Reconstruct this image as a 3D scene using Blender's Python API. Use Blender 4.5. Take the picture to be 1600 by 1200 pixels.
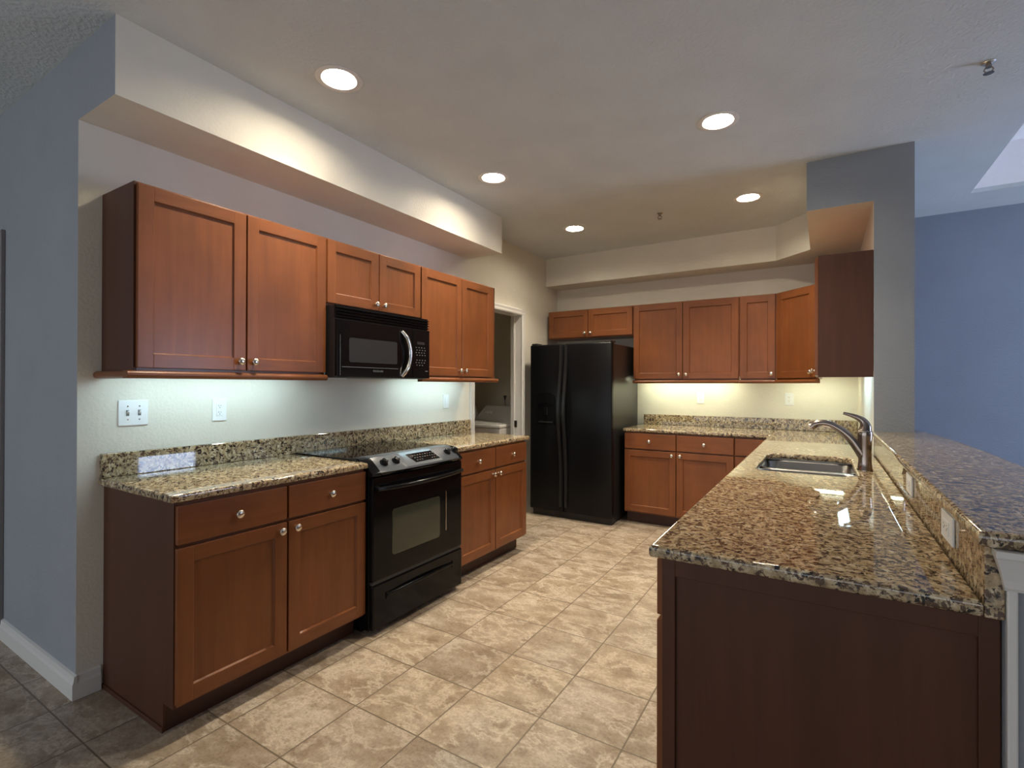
import bpy, bmesh, math, random
from mathutils import Matrix, Vector
random.seed(7)
for o in list(bpy.data.objects):
    bpy.data.objects.remove(o)
S = bpy.context.scene
COL = S.collection

# ------------------------------------------------------------------ camera
yaw, pitch, roll = math.radians(31.764), math.radians(0.173), math.radians(0.144)
fw = Vector((-math.sin(yaw) * math.cos(pitch), math.cos(yaw) * math.cos(pitch), math.sin(pitch)))
rt = Vector((math.cos(yaw), math.sin(yaw), 0))
up = rt.cross(fw)
r2 = rt * math.cos(roll) + up * math.sin(roll)
u2 = up * math.cos(roll) - rt * math.sin(roll)
cam_data = bpy.data.cameras.new('camera')
cam = bpy.data.objects.new('camera', cam_data)
COL.objects.link(cam)
cam.matrix_world = Matrix(((r2.x, u2.x, -fw.x, 0), (r2.y, u2.y, -fw.y, 0), (r2.z, u2.z, -fw.z, 1.32), (0, 0, 0, 1)))
cam_data.sensor_width = 36
cam_data.lens = 785.17 / 1600 * 36
cam_data.clip_start = 0.05
S.camera = cam

# ------------------------------------------------------------------ world, exposure, light levels
W = bpy.data.worlds.new('world')
S.world = W
W.use_nodes = True
W.node_tree.nodes['Background'].inputs[0].default_value = (0.45, 0.6, 1.0, 1)
W.node_tree.nodes['Background'].inputs[1].default_value = 0.3
S.view_settings.view_transform = 'Standard'
S.view_settings.look = 'None'
S.view_settings.exposure = 1.06
S.view_settings.gamma = 1.0
S.view_settings.use_curve_mapping = False
S.cycles.use_denoising = True
S.cycles.max_bounces = 10
S.cycles.diffuse_bounces = 6
S.cycles.sample_clamp_indirect = 6.0
DOWN_L, DOWN_P, DOWN_C = 100.0, 4.6, (1.0, 0.89, 0.70)   # recessed can: glowing lens radiance, flood beam watts, colour
UCL_L, UCL_C = 10.5, (0.62, 0.90, 1.0)           # under-cabinet strip, daylight tube
UCB_L, UCB_C = 13.0, (0.94, 1.0, 0.72)            # under-cabinet strip on the back run
WIN_R, WIN_RC = 10.0, (0.57, 0.71, 1.0)               # living room glass door
WIN_B, WIN_BC = 0.85, (0.88, 0.93, 1.0)              # rear window, unseen, widened as ambient fill
WIN_D, WIN_DC = 6.0, (0.78, 0.89, 1.0)               # small bright door light behind and left of the camera

# ------------------------------------------------------------------ material helpers
def mat(name, col, rough=0.5, metal=0.0, coat=0.0, emit=None, estr=0.0, spec=0.5):
    m = bpy.data.materials.new(name)
    m.use_nodes = True
    b = m.node_tree.nodes['Principled BSDF']
    b.inputs['Base Color'].default_value = (*col, 1)
    b.inputs['Roughness'].default_value = rough
    b.inputs['Metallic'].default_value = metal
    b.inputs['Coat Weight'].default_value = coat
    b.inputs['Coat Roughness'].default_value = 0.12
    b.inputs['Specular IOR Level'].default_value = spec
    if emit:
        b.inputs['Emission Color'].default_value = (*emit, 1)
        b.inputs['Emission Strength'].default_value = estr
    return m
class NT:
    def __init__(s, m):
        s.t = m.node_tree; s.b = s.t.nodes['Principled BSDF']
    def n(s, typ, **kw):
        x = s.t.nodes.new(typ)
        for k, v in kw.items():
            if k.startswith('i_'):
                x.inputs[k[2:].replace('_', ' ')].default_value = v
            else: setattr(x, k, v)
        return x
    def l(s, a, b): s.t.links.new(a, b)
    def coord(s, scale=(1, 1, 1), loc=(0, 0, 0)):
        c = s.n('ShaderNodeTexCoord'); mp = s.n('ShaderNodeMapping')
        mp.inputs['Scale'].default_value = scale; mp.inputs['Location'].default_value = loc
        s.l(c.outputs['Object'], mp.inputs['Vector'])
        return mp.outputs['Vector']
    def noise(s, vec, scale, detail=4, rough=0.55, dist=0.0):
        x = s.n('ShaderNodeTexNoise'); s.l(vec, x.inputs['Vector'])
        x.inputs['Scale'].default_value = scale; x.inputs['Detail'].default_value = detail
        x.inputs['Roughness'].default_value = rough; x.inputs['Distortion'].default_value = dist
        return x.outputs['Fac']
    def ramp(s, fac, stops, interp='LINEAR'):
        r = s.n('ShaderNodeValToRGB'); s.l(fac, r.inputs['Fac']); cr = r.color_ramp; cr.interpolation = interp
        while len(cr.elements) < len(stops): cr.elements.new(0.5)
        for e, (p, c) in zip(cr.elements, stops):
            e.position = p; e.color = (c, c, c, 1) if isinstance(c, (int, float)) else (*c, 1)
        return r.outputs['Color']
    def mix(s, fac, a, b, mode='MIX'):
        x = s.n('ShaderNodeMix', data_type='RGBA', blend_type=mode)
        if isinstance(fac, (int, float)): x.inputs[0].default_value = fac
        else: s.l(fac, x.inputs[0])
        for v, k in ((a, 6), (b, 7)):
            if isinstance(v, tuple): x.inputs[k].default_value = (*v, 1)
            else: s.l(v, x.inputs[k])
        return x.outputs[2]
    def math(s, op, a, b=None):
        x = s.n('ShaderNodeMath', operation=op)
        for v, k in ((a, 0), (b, 1)):
            if v is None: continue
            if isinstance(v, (int, float)): x.inputs[k].default_value = v
            else: s.l(v, x.inputs[k])
        return x.outputs[0]
    def bump(s, h, strength, dist=0.01):
        x = s.n('ShaderNodeBump'); x.inputs['Strength'].default_value = strength; x.inputs['Distance'].default_value = dist
        s.l(h, x.inputs['Height']); s.l(x.outputs['Normal'], s.b.inputs['Normal'])

def paint(name, col, bscale, bstr, rough=0.6):
    m = mat(name, col, rough, spec=0.3); t = NT(m)
    v = t.coord()
    c = t.ramp(t.noise(v, 3.0, 3), [(0.3, tuple(x * 0.96 for x in col)), (0.7, tuple(min(1, x * 1.03) for x in col))])
    t.l(c, t.b.inputs['Base Color'])
    t.bump(t.ramp(t.noise(v, bscale, 3, 0.5), [(0.42, 0.0), (0.62, 1.0)]), bstr, 0.004)
    return m

M = {}
M['cream'] = paint('cream_wall_paint', (0.74, 0.695, 0.595), 70, 0.16)
M['blue'] = paint('blue_grey_wall_paint', (0.30, 0.318, 0.345), 70, 0.16)
M['ceil'] = paint('knockdown_ceiling_paint', (0.60, 0.625, 0.63), 55, 0.4, 0.8)
M['blue_daylit'] = paint('blue_grey_paint_daylight_tint', (0.285, 0.315, 0.375), 70, 0.16)  # same wall paint with the blue daylight spill tinted into its colour
M['tray'] = paint('tray_paint_light_added', (0.88, 0.86, 0.86), 55, 0.3, 0.8)  # whiter than the ceiling paint, standing in for light inside the tray
M['white'] = mat('white_trim_paint', (0.72, 0.70, 0.67), 0.35)
M['plastic'] = mat('white_plastic', (0.80, 0.80, 0.78), 0.3)
M['slot'] = mat('dark_slot', (0.05, 0.05, 0.05), 0.6)
M['nickel'] = mat('brushed_nickel', (0.72, 0.66, 0.58), 0.25, 1.0)
M['faucet'] = mat('spot_resist_nickel', (0.34, 0.285, 0.25), 0.22, 1.0)
M['steel'] = mat('stainless_steel', (0.34, 0.33, 0.315), 0.28, 1.0)
M['silver'] = mat('silver_handle', (0.75, 0.74, 0.70), 0.25, 1.0)
M['black'] = mat('gloss_black_enamel', (0.005, 0.005, 0.006), 0.12, spec=0.16)
M['blackglass'] = mat('black_glass', (0.004, 0.004, 0.005), 0.05, spec=0.3)
M['blacksatin'] = mat('satin_black_plastic', (0.012, 0.012, 0.013), 0.35)
M['panelgrey'] = mat('graphite_control_panel', (0.055, 0.063, 0.078), 0.3)
M['window_glass'] = mat('tinted_oven_glass', (0.045, 0.05, 0.036), 0.08)
M['mesh_glass'] = mat('microwave_window_mesh', (0.030, 0.031, 0.033), 0.25, spec=0.3)
M['key'] = mat('grey_key_print', (0.15, 0.165, 0.17), 0.5)
M['keydim'] = mat('dim_key_print', (0.06, 0.06, 0.06), 0.5)
M['keyred'] = mat('rust_key_print', (0.10, 0.045, 0.028), 0.5)
M['washer'] = mat('white_appliance_enamel', (0.62, 0.60, 0.57), 0.3)
M['taupe_trim'] = mat('taupe_door_casing', (0.22, 0.20, 0.20), 0.5)  # casing colour, darker than the other door trim
M['tan'] = mat('tan_door_paint', (0.42, 0.35, 0.27), 0.4)
M['brass'] = mat('dark_bronze', (0.06, 0.045, 0.035), 0.4, 0.8)
M['lens'] = mat('lit_lamp_lens', (0.9, 0.9, 0.9), 0.4, emit=DOWN_C, estr=DOWN_L)
M['tube_left'] = mat('lit_daylight_tube', (0.9, 0.9, 0.9), 0.4, emit=UCL_C, estr=UCL_L)
M['tube_back'] = mat('lit_warm_tube', (0.9, 0.9, 0.9), 0.4, emit=UCB_C, estr=UCB_L)
M['pane_r'] = mat('daylight_pane', (0.5, 0.5, 0.5), 0.1, emit=WIN_RC, estr=WIN_R)
M['pane_b'] = mat('daylight_fill_pane_rear', (0.5, 0.5, 0.5), 0.1, emit=WIN_BC, estr=WIN_B)
M['pane_d'] = mat('daylight_pane_patio', (0.5, 0.5, 0.5), 0.1, emit=WIN_DC, estr=WIN_D)

# textured black refrigerator skin
m = mat('textured_black_steel', (0.005, 0.005, 0.006), 0.28, spec=0.2); t = NT(m)
t.bump(t.noise(t.coord(), 260, 2), 0.12, 0.002); M['fridge'] = m
M['fridge_side'] = mat('satin_black_steel_side', (0.016, 0.016, 0.017), 0.36, spec=0.75)

def wood(name, horizontal=False):
    m = mat(name, (0.2, 0.06, 0.03), 0.36, coat=0.14, spec=0.35)
    m.node_tree.nodes['Principled BSDF'].inputs['Coat Roughness'].default_value = 0.20; t = NT(m)
    info = t.n('ShaderNodeObjectInfo')
    sc = (3, 3, 40) if horizontal else (26, 26, 1.6)
    v = t.coord(sc)
    add = t.n('ShaderNodeVectorMath', operation='ADD'); t.l(v, add.inputs[0])
    mul = t.n('ShaderNodeMath', operation='MULTIPLY'); t.l(info.outputs['Random'], mul.inputs[0]); mul.inputs[1].default_value = 37.0
    cmb = t.n('ShaderNodeCombineXYZ')
    for k in 'XYZ': t.l(mul.outputs[0], cmb.inputs[k])
    t.l(cmb.outputs[0], add.inputs[1])
    g = t.noise(add.outputs[0], 1.0, 5, 0.6, 0.6)
    c = t.ramp(g, [(0.2, (0.168, 0.052, 0.015)), (0.5, (0.200, 0.064, 0.0185)), (0.8, (0.234, 0.078, 0.024))])
    v2 = t.coord((1.6, 1.6, 1.1))
    blotch = t.ramp(t.noise(v2, 2.2, 3, 0.6), [(0.3, (0.80, 0.80, 0.80)), (0.7, (1.12, 1.10, 1.08))])
    c = t.mix(1.0, c, blotch, 'MULTIPLY')
    t.l(c, t.b.inputs['Base Color'])
    t.bump(g, 0.05, 0.002)
    return m
M['wood'] = wood('cherry_maple_wood')
M['woodh'] = wood('cherry_maple_wood_cross', True)
M['wooddark'] = mat('dark_reveal_wood', (0.055, 0.018, 0.010), 0.5)
# end panels: thin veneer, cherry tone darkened to carry their shade
m = mat('shade_darkened_veneer', (0.075, 0.030, 0.022), 0.42, spec=0.3); t = NT(m)
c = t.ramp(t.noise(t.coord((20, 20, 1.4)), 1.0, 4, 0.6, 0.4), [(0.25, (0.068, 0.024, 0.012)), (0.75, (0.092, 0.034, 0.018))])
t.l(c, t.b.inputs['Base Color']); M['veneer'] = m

def granite():
    m = mat('santa_cecilia_granite', (0.4, 0.3, 0.2), 0.028, spec=0.65); t = NT(m)
    v = t.coord()
    warp = t.n('ShaderNodeTexNoise'); t.l(v, warp.inputs['Vector']); warp.inputs['Scale'].default_value = 12; warp.inputs['Detail'].default_value = 2
    wv = t.n('ShaderNodeVectorMath', operation='MULTIPLY_ADD'); t.l(warp.outputs['Color'], wv.inputs[0])
    wv.inputs[1].default_value = (0.05, 0.05, 0.05); t.l(v, wv.inputs[2])
    vec = wv.outputs[0]
    base = t.ramp(t.noise(vec, 36, 4, 0.6), [(0.28, (0.23, 0.16, 0.085)), (0.45, (0.40, 0.295, 0.165)), (0.58, (0.54, 0.43, 0.27)), (0.72, (0.70, 0.61, 0.45))])
    grain = t.n('ShaderNodeTexVoronoi'); t.l(vec, grain.inputs['Vector']); grain.inputs['Scale'].default_value = 170
    gc = t.ramp(grain.outputs['Distance'], [(0.0, 0.80), (0.7, 1.12)])
    base = t.mix(1.0, base, gc, 'MULTIPLY')
    grey = t.ramp(t.noise(vec, 60, 3, 0.6), [(0.56, 0.0), (0.64, 0.75)])
    base = t.mix(grey, base, (0.20, 0.165, 0.13))
    brown = t.ramp(t.noise(vec, 78, 4, 0.62, 0.4), [(0.518, 0.0), (0.562, 0.92)])
    base = t.mix(brown, base, (0.075, 0.040, 0.026))
    drk = t.ramp(t.noise(vec, 50, 5, 0.65, 0.3), [(0.565, 0.0), (0.605, 1.0)])
    base = t.mix(drk, base, (0.020, 0.015, 0.014))
    t.l(base, t.b.inputs['Base Color'])
    return m
M['granite'] = granite()

def tile():
    m = mat('travertine_look_floor_tile', (0.4, 0.3, 0.2), 0.3); t = NT(m)
    P = 0.3385
    c = t.n('ShaderNodeTexCoord')
    sep = t.n('ShaderNodeSeparateXYZ'); t.l(c.outputs['Object'], sep.inputs[0])
    fx = t.math('DIVIDE', t.math('ADD', sep.outputs[0], 1.297 + 40 * P), P)
    fy = t.math('DIVIDE', t.math('ADD', sep.outputs[1], -1.763 + 40 * P), P)
    ix, iy = t.math('FLOOR', fx), t.math('FLOOR', fy)
    rx, ry = t.math('FRACT', fx), t.math('FRACT', fy)
    ex = t.math('MINIMUM', rx, t.math('SUBTRACT', 1.0, rx))
    ey = t.math('MINIMUM', ry, t.math('SUBTRACT', 1.0, ry))
    e = t.math('MINIMUM', ex, ey)
    grout = t.ramp(e, [(0.0065, 1.0), (0.0105, 0.0)])
    idv = t.n('ShaderNodeCombineXYZ'); t.l(ix, idv.inputs[0]); t.l(iy, idv.inputs[1])
    wn = t.n('ShaderNodeTexWhiteNoise', noise_dimensions='3D'); t.l(idv.outputs[0], wn.inputs['Vector'])
    off = t.n('ShaderNodeVectorMath', operation='MULTIPLY_ADD'); t.l(wn.outputs['Color'], off.inputs[0]); off.inputs[1].default_value = (9, 9, 9)
    rot = t.n('ShaderNodeMapping'); t.l(c.outputs['Object'], rot.inputs['Vector'])
    rot.inputs['Rotation'].default_value = (0, 0, math.radians(-24)); rot.inputs['Scale'].default_value = (1.0, 1.6, 1)
    t.l(rot.outputs['Vector'], off.inputs[2])
    v = off.outputs[0]
    n1 = t.noise(v, 4.6, 10, 0.74, 0.15)
    col = t.ramp(n1, [(0.33, (0.215, 0.154, 0.102)), (0.44, (0.320, 0.244, 0.172)), (0.54, (0.405, 0.323, 0.242)), (0.66, (0.54, 0.458, 0.368))])
    vn = t.math('ABSOLUTE', t.math('SUBTRACT', t.noise(v, 3.0, 7, 0.68, 0.35), 0.5))
    vein = t.ramp(vn, [(0.0, 0.75), (0.010, 0.45), (0.040, 0.0)])
    col = t.mix(vein, col, (0.62, 0.53, 0.425))
    bl = t.ramp(t.noise(v, 9, 5, 0.7), [(0.56, 0.0), (0.70, 0.7)])
    col = t.mix(bl, col, (0.24, 0.175, 0.115))
    sp = t.ramp(t.noise(c.outputs['Object'], 85, 3, 0.7), [(0.36, (0.80, 0.77, 0.74)), (0.52, (1.0, 1.0, 1.0)), (0.7, (1.07, 1.07, 1.07))])
    col = t.mix(1.0, col, sp, 'MULTIPLY')
    tint = t.ramp(wn.outputs['Value'], [(0.0, (0.90, 0.90, 0.90)), (0.6, (1.0, 1.0, 1.0)), (1.0, (1.05, 1.04, 1.0))])
    col = t.mix(1.0, col, tint, 'MULTIPLY')
    col = t.mix(grout, col, (0.15, 0.11, 0.072))
    t.l(col, t.b.inputs['Base Color'])
    rr = t.ramp(n1, [(0.3, 0.42), (0.7, 0.27)]); t.l(rr, t.b.inputs['Roughness'])
    t.bump(t.math('SUBTRACT', t.math('MULTIPLY', n1, 0.25), grout), 0.35, 0.002)
    return m
M['tile'] = tile()

# ------------------------------------------------------------------ mesh helpers
I4 = Matrix.Identity(4)
class MB:
    def __init__(s, M4=None): s.bm = bmesh.new(); s.M = M4 or I4
    def _merge(s, tmp, mi):
        for f in tmp.faces: f.material_index = mi
        tmp.transform(s.M)
        me = bpy.data.meshes.new('tmp'); tmp.to_mesh(me); tmp.free()
        s.bm.from_mesh(me); bpy.data.meshes.remove(me); return s
    def box(s, x0, x1, y0, y1, z0, z1, bev=0.0, mi=0, seg=2, fm=None):
        t = bmesh.new(); bmesh.ops.create_cube(t, size=1.0)
        for v in t.verts:
            v.co = ((x0 + x1) / 2 + v.co.x * abs(x1 - x0), (y0 + y1) / 2 + v.co.y * abs(y1 - y0), (z0 + z1) / 2 + v.co.z * abs(z1 - z0))
        if bev: bmesh.ops.bevel(t, geom=list(t.edges), offset=bev, segments=seg, affect='EDGES', profile=0.5)
        for f in t.faces: f.material_index = mi
        s._keep(t); return s
    def _keep(s, t):
        t.transform(s.M); me = bpy.data.meshes.new('tmp'); t.to_mesh(me); t.free(); s.bm.from_mesh(me); bpy.data.meshes.remove(me)
    def prism(s, poly, lo, hi, axis='z', mi=0, bev=0.0, seg=2):
        t = bmesh.new()
        def P(a, b, c): return {'z': (a, b, c), 'y': (a, c, b), 'x': (c, a, b)}[axis]
        A = [t.verts.new(P(a, b, lo)) for a, b in poly]; B = [t.verts.new(P(a, b, hi)) for a, b in poly]
        n = len(poly); t.faces.new(A); t.faces.new(B[::-1])
        for i in range(n): t.faces.new((A[i], B[i], B[(i + 1) % n], A[(i + 1) % n]))
        bmesh.ops.recalc_face_normals(t, faces=t.faces)
        if bev: bmesh.ops.bevel(t, geom=list(t.edges), offset=bev, segments=seg, affect='EDGES', profile=0.5)
        for f in t.faces: f.material_index = mi
        s._keep(t); return s
    def loft(s, loops, mi=0, cap0=True, cap1=True):
        t = bmesh.new(); R = [[t.verts.new(p) for p in L] for L in loops]
        n = len(R[0])
        for a, b in zip(R, R[1:]):
            for i in range(n): t.faces.new((a[i], a[(i + 1) % n], b[(i + 1) % n], b[i]))
        if cap0: t.faces.new(R[0][::-1])
        if cap1: t.faces.new(R[-1])
        for f in t.faces: f.material_index = mi
        s._keep(t); return s
    def lathe(s, prof, origin, axis=(0, 0, 1), seg=20, mi=0):
        ax = Vector(axis).normalized(); q = ax.to_track_quat('Z', 'Y').to_matrix(); o = Vector(origin)
        loops = [[o + q @ Vector((r * math.cos(2 * math.pi * i / seg), r * math.sin(2 * math.pi * i / seg), h)) for i in range(seg)] for r, h in prof]
        return s.loft(loops, mi)
    def tube(s, pts, radii, seg=12, mi=0, flat=1.0, flat_axis=None):
        pts = [Vector(p) for p in pts]
        if not isinstance(radii, (list, tuple)): radii = [radii] * len(pts)
        loops = []; prev = None
        for i, p in enumerate(pts):
            d = (pts[min(i + 1, len(pts) - 1)] - pts[max(i - 1, 0)]).normalized()
            ref = prev if prev is not None else (Vector((0, 0, 1)) if abs(d.z) < 0.9 else Vector((1, 0, 0)))
            a = (ref - d * ref.dot(d)).normalized(); b = d.cross(a); prev = a
            loops.append([p + (a * math.cos(2 * math.pi * k / seg) * flat + b * math.sin(2 * math.pi * k / seg)) * radii[i] for k in range(seg)])
        return s.loft(loops, mi)
    def build(s, name, mats, parent=None, smooth=False, origin=None, recalc=True):
        if recalc: bmesh.ops.recalc_face_normals(s.bm, faces=s.bm.faces)
        off = Vector(parent['_o']) if parent is not None else Vector(origin or (0, 0, 0))
        bmesh.ops.translate(s.bm, verts=s.bm.verts, vec=-off)
        me = bpy.data.meshes.new(name); s.bm.to_mesh(me); s.bm.free()
        for mm in (mats if isinstance(mats, (list, tuple)) else [mats]): me.materials.append(M[mm] if isinstance(mm, str) else mm)
        if smooth:
            me.polygons.foreach_set('use_smooth', [True] * len(me.polygons))
            try: me.set_sharp_from_angle(angle=math.radians(smooth if smooth is not True else 40))
            except Exception: pass
        o = bpy.data.objects.new(name, me); COL.objects.link(o); o['_o'] = tuple(off)
        if parent is not None: o.parent = parent
        else: o.location = off
        return o

def thing(name, loc, label, cat, group=None, kind=None):
    o = bpy.data.objects.new(name, None); COL.objects.link(o); o.location = loc; o['_o'] = tuple(loc)
    o.empty_display_size = 0.1
    return tag(o, label, cat, group, kind)
def tag(o, label, cat, group=None, kind=None):
    o['label'] = label; o['category'] = cat
    if group: o['group'] = group
    if kind: o['kind'] = kind
    return o
def struct(o, label, cat): return tag(o, label, cat, None, 'structure')

def curve_slab(name, outline, holes, z0, z1, bevel, material, origin, res=3):
    cu = bpy.data.curves.new(name + '_outline', 'CURVE'); cu.dimensions = '2D'; cu.fill_mode = 'BOTH'
    h = (z1 - z0) / 2
    cu.extrude = max(h - bevel, 0.0); cu.bevel_depth = bevel; cu.bevel_resolution = res; cu.offset = -bevel
    for poly in [outline] + holes:
        sp = cu.splines.new('POLY'); sp.points.add(len(poly) - 1); sp.use_cyclic_u = True
        for p, (x, y) in zip(sp.points, poly): p.co = (x - origin[0], y - origin[1], 0, 1)
    tmp = bpy.data.objects.new('tmp_curve', cu); COL.objects.link(tmp)
    dg = bpy.context.evaluated_depsgraph_get()
    me = bpy.data.meshes.new_from_object(tmp.evaluated_get(dg)); me.name = name
    bpy.data.objects.remove(tmp); bpy.data.curves.remove(cu)
    zc = (z0 + z1) / 2 - origin[2]
    for v in me.vertices: v.co.z += zc
    me.materials.clear(); me.materials.append(M[material])
    me.polygons.foreach_set('use_smooth', [True] * len(me.polygons))
    try: me.set_sharp_from_angle(angle=math.radians(35))
    except Exception: pass
    o = bpy.data.objects.new(name, me); COL.objects.link(o); o.location = origin; o['_o'] = tuple(origin)
    return o
def rrect(x0, x1, y0, y1, r, n=5):
    P = []
    for cx, cy, a0 in ((x1 - r, y1 - r, 0), (x0 + r, y1 - r, 90), (x0 + r, y0 + r, 180), (x1 - r, y0 + r, 270)):
        for i in range(n + 1):
            a = math.radians(a0 + 90 * i / n); P.append((cx + r * math.cos(a), cy + r * math.sin(a)))
    return P

# ------------------------------------------------------------------ dimensions
XW, Y0, YB, ZC = -2.67, 0.835, 5.324, 2.747
XR, XR2, YCOL = 0.259, 0.452, 3.712
ZS = 2.437
CANS = [(-1.918, 1.561), (-1.925, 2.860), (-1.918, 4.172), (-0.482, 2.879), (-0.483, 4.167)]

# ------------------------------------------------------------------ room shell
o = MB().box(-6.8, 4.5, -4.2, 5.6, -0.1, 0.0).build('floor', 'tile')
struct(o, 'beige stone-look floor tiles with thin brown grout lines', 'floor')
circ = lambda x, y, r, n=28: [(x + r * math.cos(2 * math.pi * i / n), y + r * math.sin(2 * math.pi * i / n)) for i in range(n)]
ceil = curve_slab('ceiling', [(-6.8, -4.2), (4.5, -4.2), (4.5, 5.6), (-6.8, 5.6)],
                  [circ(x, y, 0.078) for x, y in CANS] + [[(0.923, 1.6), (2.9, 1.6), (2.9, 4.932), (0.923, 4.932)]], ZC, ZC + 0.03, 0.0, 'ceil', (0, 0, ZC))
struct(ceil, 'off-white knockdown textured ceiling over the kitchen', 'ceiling')
b = MB()
b.box(0.90, 0.923, 1.58, 4.955, ZC + 0.03, 3.08).box(2.9, 2.923, 1.58, 4.955, ZC + 0.03, 3.08)
b.box(0.923, 2.9, 1.58, 1.6, ZC + 0.03, 3.08).box(0.923, 2.9, 4.932, 4.955, ZC + 0.03, 3.08).box(0.90, 2.923, 1.58, 4.955, 3.08, 3.1)
struct(b.build('trim_1', 'tray'), 'recessed tray with painted-in brightness set into the living room ceiling', 'ceiling tray')

# left kitchen wall with the laundry doorway (opening y 3.66..4.49, z<2.05)
YD0, YD1, ZD = 3.66, 4.49, 2.05
b = MB().box(-2.79, XW, 0.955, YD0 - 0.02, 0, ZC).box(-2.79, XW, YD1 + 0.02, YB, 0, ZC).box(-2.79, XW, YD0 - 0.02, YD1 + 0.02, ZD + 0.02, ZC)
struct(b.build('wall_left', 'cream'), 'cream kitchen wall behind the stove with laundry doorway', 'wall')
o = MB().box(-3.686, XW, Y0, 0.955, 0, ZC).box(-4.42, -3.686, Y0, 0.955, 2.066, ZC).box(-6.6, -4.42, Y0, 0.955, 0, ZC).build('wall_front', ['blue', 'cream'])
for p in o.data.polygons:
    if p.normal.x > 0.9 and p.center.x > XW - 0.01: p.material_index = 1
struct(o, 'dim blue-grey wall at the left edge of the photo', 'wall')
o = MB().box(-4.7, XR, YB, YB + 0.1, 0, ZC).build('wall_back', 'cream')
struct(o, 'cream back wall behind the refrigerator and corner cabinets', 'wall')
o = MB().box(XR, XR2, YCOL, YB + 0.1, 0, ZC).build('wall_right', ['blue', 'cream'])
for p in o.data.polygons:
    if p.normal.x < -0.9: p.material_index = 1
struct(o, 'blue-grey wall end beside the right-hand wall cabinet', 'wall')
struct(MB().box(XR2, 4.5, 5.40, 5.5, 0, ZC).build('wall_far', 'blue_daylit'), 'blue-grey living room wall beyond the raised bar, daylight blue tinted into its colour', 'wall')
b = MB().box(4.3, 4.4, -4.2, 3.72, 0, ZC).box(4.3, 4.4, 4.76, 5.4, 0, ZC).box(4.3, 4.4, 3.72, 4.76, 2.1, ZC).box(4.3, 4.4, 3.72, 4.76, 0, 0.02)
struct(b.build('wall_living', 'blue_daylit'), 'blue-grey living room side wall holding the sliding door', 'wall')
b = MB().box(-6.6, -6.0, -4.1, -4.0, 0, ZC).box(-6.0, -5.65, -4.1, -4.0, 0, ZC).box(-4.75, -4.4, -4.1, -4.0, 0, ZC).box(-5.65, -4.75, -4.1, -4.0, 1.55, ZC).box(-5.65, -4.75, -4.1, -4.0, 0, 0.35).box(-4.4, -4.2, -4.1, -4.0, 0, ZC).box(2.0, 4.3, -4.1, -4.0, 0, ZC).box(-4.2, 2.0, -4.1, -4.0, 2.3, ZC).box(-4.2, 2.0, -4.1, -4.0, 0, 0.3)
struct(b.build('wall_rear', 'blue'), 'blue-grey wall behind the camera holding a wide window', 'wall')
struct(MB().box(-6.7, -6.6, -4.1, 0.955, 0, ZC).build('wall_dining', 'blue'), 'blue-grey side wall of the dining area', 'wall')
b = MB().box(-4.7, -4.6, 3.2, YB, 0, ZC).box(-4.6, -2.79, 3.2, 3.3, 0, ZC)
struct(b.build('wall_laundry', 'cream'), 'dim taupe-looking laundry room walls past the doorway', 'wall')

# soffits
o = MB().box(XW, -2.315, Y0, 3.57, ZS, ZC).build('trim_2', ['cream', 'blue'])
for p in o.data.polygons:
    if p.normal.y < -0.9: p.material_index = 1
struct(o, 'long cream drywall soffit above the stove-side wall cabinets', 'soffit')
o = MB().prism([(XW, YB), (XW, 5.035), (-0.357, 5.035), (-0.09, 4.768), (-0.09, YCOL), (XR, YCOL), (XR, YB)], ZS, ZC).build('trim_3', ['cream', 'blue'])
for p in o.data.polygons:
    if p.normal.y < -0.9 and p.center.y < 4: p.material_index = 1
struct(o, 'cream drywall soffit with angled corner above the back cabinets', 'soffit')

# baseboards
prof = [(0, 0), (0.016, 0), (0.016, 0.065), (0.012, 0.078), (0.010, 0.098), (0, 0.102)]
b = MB()
b.prism([(Y0 - a, z) for a, z in prof], -3.624, XW + 0.016, 'x')
b.prism([(XW + a, z) for a, z in prof], Y0, 0.918, 'y')
struct(b.build('baseboard_front', 'white'), 'white moulded baseboard wrapping the blue-grey wall end', 'baseboard')
struct(MB().prism([(5.40 - a, z) for a, z in prof], XR2, 4.3, 'x').build('baseboard_far', 'white'), 'white baseboard along the far living room wall', 'baseboard')

# doorway to the laundry
d = thing('door_1', (-2.67, 4.07, 0), 'white cased doorway to the laundry room left of the refrigerator', 'doorway', kind='structure')
cp = [(0, 0), (0.012, 0), (0.018, 0.012), (0.014, 0.03), (0.018, 0.05), (0.012, 0.062), (0, 0.062)]
b = MB()
for e, sgn in ((YD0, -1), (YD1, 1)):
    b.prism([(XW + a, e + sgn * w) for a, w in cp], 0, ZD + 0.062, 'z')
b.prism([(XW + a, ZD + w) for a, w in cp], YD0 - 0.062, YD1 + 0.062, 'y')
b.build('casing', 'white', d)
MB().box(-2.795, XW + 0.004, YD0 - 0.019, YD0, 0, ZD).box(-2.795, XW + 0.004, YD1, YD1 + 0.019, 0, ZD).box(-2.795, XW + 0.004, YD0 - 0.019, YD1 + 0.019, ZD, ZD + 0.019).box(-2.76, -2.745, YD1 - 0.012, YD1, 0, ZD).build('jamb', 'white', d)
MB().box(-2.745, -2.715, YD1 - 0.012, YD1 - 0.0005, 0.885, 0.955, 0.002).build('hinge', 'brass', d)

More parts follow.
